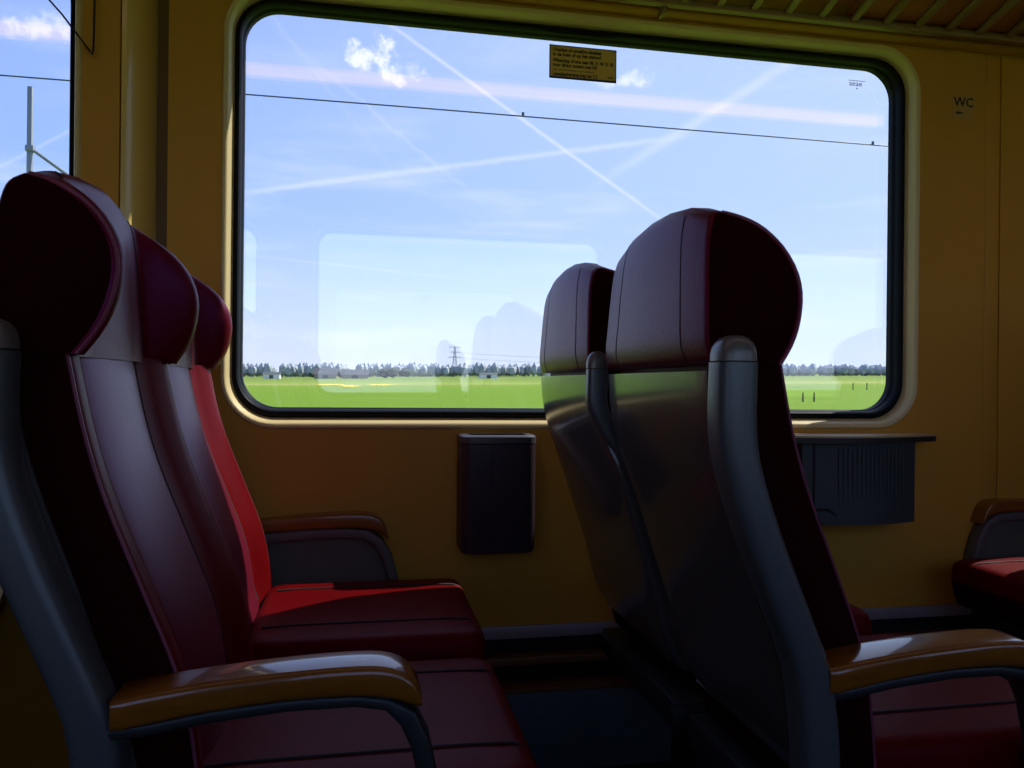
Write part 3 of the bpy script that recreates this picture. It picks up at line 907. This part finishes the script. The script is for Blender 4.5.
for x, y, w, h, lab in ((-13, 470, 5, 5.5, 'dark bush at the right end of the farm roofs'), (16, 455, 9, 6.5, 'round dark bush right of the farm roofs'), (-28, 470, 4, 5, 'dark bush left of the farm roofs')):
    t = empty('bush', (x, y, gz(x, y)), lab, 'bush', 'bushes by the farm')
    bm = bmesh.new()
    for k in range(7): blob(bm, (random.uniform(-w, w), random.uniform(-2, 2), h * random.uniform(.35, .62)), w * .42, 2.5, h * .36, 1, .2)
    link('crown', done(bm, 'crown'), CROWN_DARK, t)
    link('stem', tube_me('stem', [(0, 0, -.3), (0, 0, h * .5)], .3), BARK, t)


def house(x, y, w, d, hw, hr, wm, rm, lab, rzz=0.0):
    t = empty('farm_building', (x, y, gz(x, y)), lab, 'building', 'farm buildings on the horizon', rz=rzz)
    link('wall', box_me('wall', -w / 2, w / 2, -d / 2, d / 2, -.5, hw), wm, t)
    bm = bmesh.new(); o_ = .4
    add_loft(bm, [[Vector((xx, -d / 2 - o_, hw - .1)), Vector((xx, d / 2 + o_, hw - .1)), Vector((xx, 0, hw + hr))] for xx in (-w / 2 - o_, w / 2 + o_)])
    link('roof', sharp(done(bm, 'roof'), 20), rm, t)
    link('door', box_me('door', -w * .12, w * .12, -d / 2 - .06, -d / 2 + .02, 0, hw * .8), ROOF, t)


house(-22, 440, 12, 9, 2.4, 3.6, HWALL, ROOF, 'low farm building with a slate roof, leftmost of the farm')
house(-6, 445, 15, 9, 2.2, 3.0, HWALL, ROOF, 'wide low farm building between the two dark bushes')
house(-52, 450, 9, 6, 2.6, 1.2, HWHITE, ROOF, 'small white shed left of the farm roofs')
house(70, 440, 10, 6, 2.4, 1.0, HWHITE, ROOF, 'small white shed below the pylon')

# pylon
px, py = 135.0, 1180.0
pz = gz(px, py)
t = empty('pylon', (px, py, pz), 'lattice electricity pylon rising above the tree line', 'pylon')
H = 44.0
bm = bmesh.new()
def hwid(z): return 3.6 * (1 - z / H) + .55
for sx in (-1, 1):
    for sy in (-1, 1):
        add_tube(bm, [(sx * hwid(z), sy * hwid(z), z) for z in (-1, H * .4, H)], .28, 4)
lev = [0, 8, 15, 21, 26, 31, 36, 40, 44]
for za, zb in zip(lev, lev[1:]):
    a, b = hwid(za), hwid(zb)
    for s in (-1, 1):
        add_tube(bm, [(-a, s * a, za), (b, s * b, zb)], .18, 4); add_tube(bm, [(a, s * a, za), (-b, s * b, zb)], .18, 4)
link('mast', done(bm, 'mast'), STEEL, t)
for z, w in ((H * .62, 11), (H * .80, 8), (H * .98, 10)):
    bm = bmesh.new()
    for s in (-1, 1):
        add_tube(bm, [(-w, 0, z), (-hwid(z), s * hwid(z), z - .2), (hwid(z), s * hwid(z), z - .2), (w, 0, z)], .22, 4)
    add_tube(bm, [(-w, 0, z), (0, 0, z + 2.2), (w, 0, z)], .2, 4)
    link('crossarm', done(bm, 'crossarm'), STEEL, t)
for k, (w, z) in enumerate(((11, H * .62), (-11, H * .62), (8, H * .8), (-8, H * .8))):
    pts = []
    for s in frange(0, 1, 12):
        X_ = px + w + 420 * s; sag = -9 * 4 * s * (1 - s)
        pts.append((X_, py - 60 * s, pz + z + GA * 420 * s + sag))
    o = link('cable', tube_me('cable', [Vector(p) - Vector((px, py, pz)) for p in pts], .09, 4), STEEL, t)

# fence posts in the meadow
for x, y, h, lab in ((44.86, 71.1, 1.0, 'thin fence post in the meadow, leftmost of four'), (45.98, 70.85, 1.0, 'thin fence post second from the left in the meadow'),
                     (85.2, 120.9, 1.3, 'thin fence post third from the left in the meadow'), (87.6, 120.4, 1.3, 'thin fence post in the meadow, rightmost of four')):
    bm = bmesh.new(); add_box(bm, -.07, .07, -.07, .07, -.3, h, bev=.02, seg=1)
    o = link('fence_post', sharp(done(bm, 'fence_post')), POSTWOOD, label=lab, cat='post', group='fence posts in the meadow'); o.location = (x, y, gz(x, y))
# flowers
for x, y, wx, n, lab in ((-8.5, 192, 3.0, 60, 'thin strip of yellow flowers at the left in the meadow'), (-3.4, 170, 2.0, 60, 'yellow flower patch in the meadow, middle of three'), (3.6, 186, 3.2, 90, 'yellow flower patch in the meadow, rightmost of three')):
    bm = bmesh.new()
    for k in range(n):
        xx = x + random.gauss(0, wx * .5); yy_ = y + random.gauss(0, 3.0); r = random.uniform(.16, .32)
        blob(bm, (xx, yy_, gz(xx, yy_) + .12), r, r, .2, 1, .2)
    link('flower_patch', done(bm, 'flower_patch'), FLOWER, kind='stuff', label=lab, cat='flowers', group='yellow flower patches')

# overhead line of the next track
bm = bmesh.new()
add_tube(bm, [(-30, 9.0, 4.90), (-5, 9.0, 4.905), (1.0, 9.0, 4.90), (8, 9, 4.868), (40, 9.0, 4.86)], .0095, 6)
ow = link('overhead_wire', sharp(done(bm, 'overhead_wire'), 60), WIRE, label='dark overhead wire crossing the sky outside the windows', cat='wire')
for x in (2.21, 7.9):
    c_ = link('clamp', bpy.data.meshes.get('clamp') or box_me('clamp', -.018, .018, -.01, .01, -.005, .055, bev=.004), WIRE, ow); c_.location = (x, 9.0, 4.90 - (.03 if x > 5 else 0))
ms = empty('catenary_mast', (-4.40, 9.25, gz(-4.4, 9.25)), 'grey overhead line mast with a slanting brace in the left window', 'mast')
zt = 4.87 - gz(-4.4, 9.25)
bm = bmesh.new()
add_box(bm, -.030, .030, -.03, .03, -.2, zt, bev=.006)
link('pole', sharp(done(bm, 'pole')), STEEL, ms)
link('brace', tube_me('brace', [(.02, 0, zt - .82), (1.10, 0, zt - 1.60)], .022, 8), STEEL, ms)
for z in (zt - .82,):
    link('bracket', box_me('bracket', -.045, .055, -.045, .045, z - .04, z + .04, bev=.006), STEEL, ms)
# a second mast pole carries the foot of the brace, out of sight behind the carriage wall
link('stub', tube_me('stub', [(1.10, 0, -.2), (1.10, 0, zt - 1.58)], .03, 8), STEEL, ms)
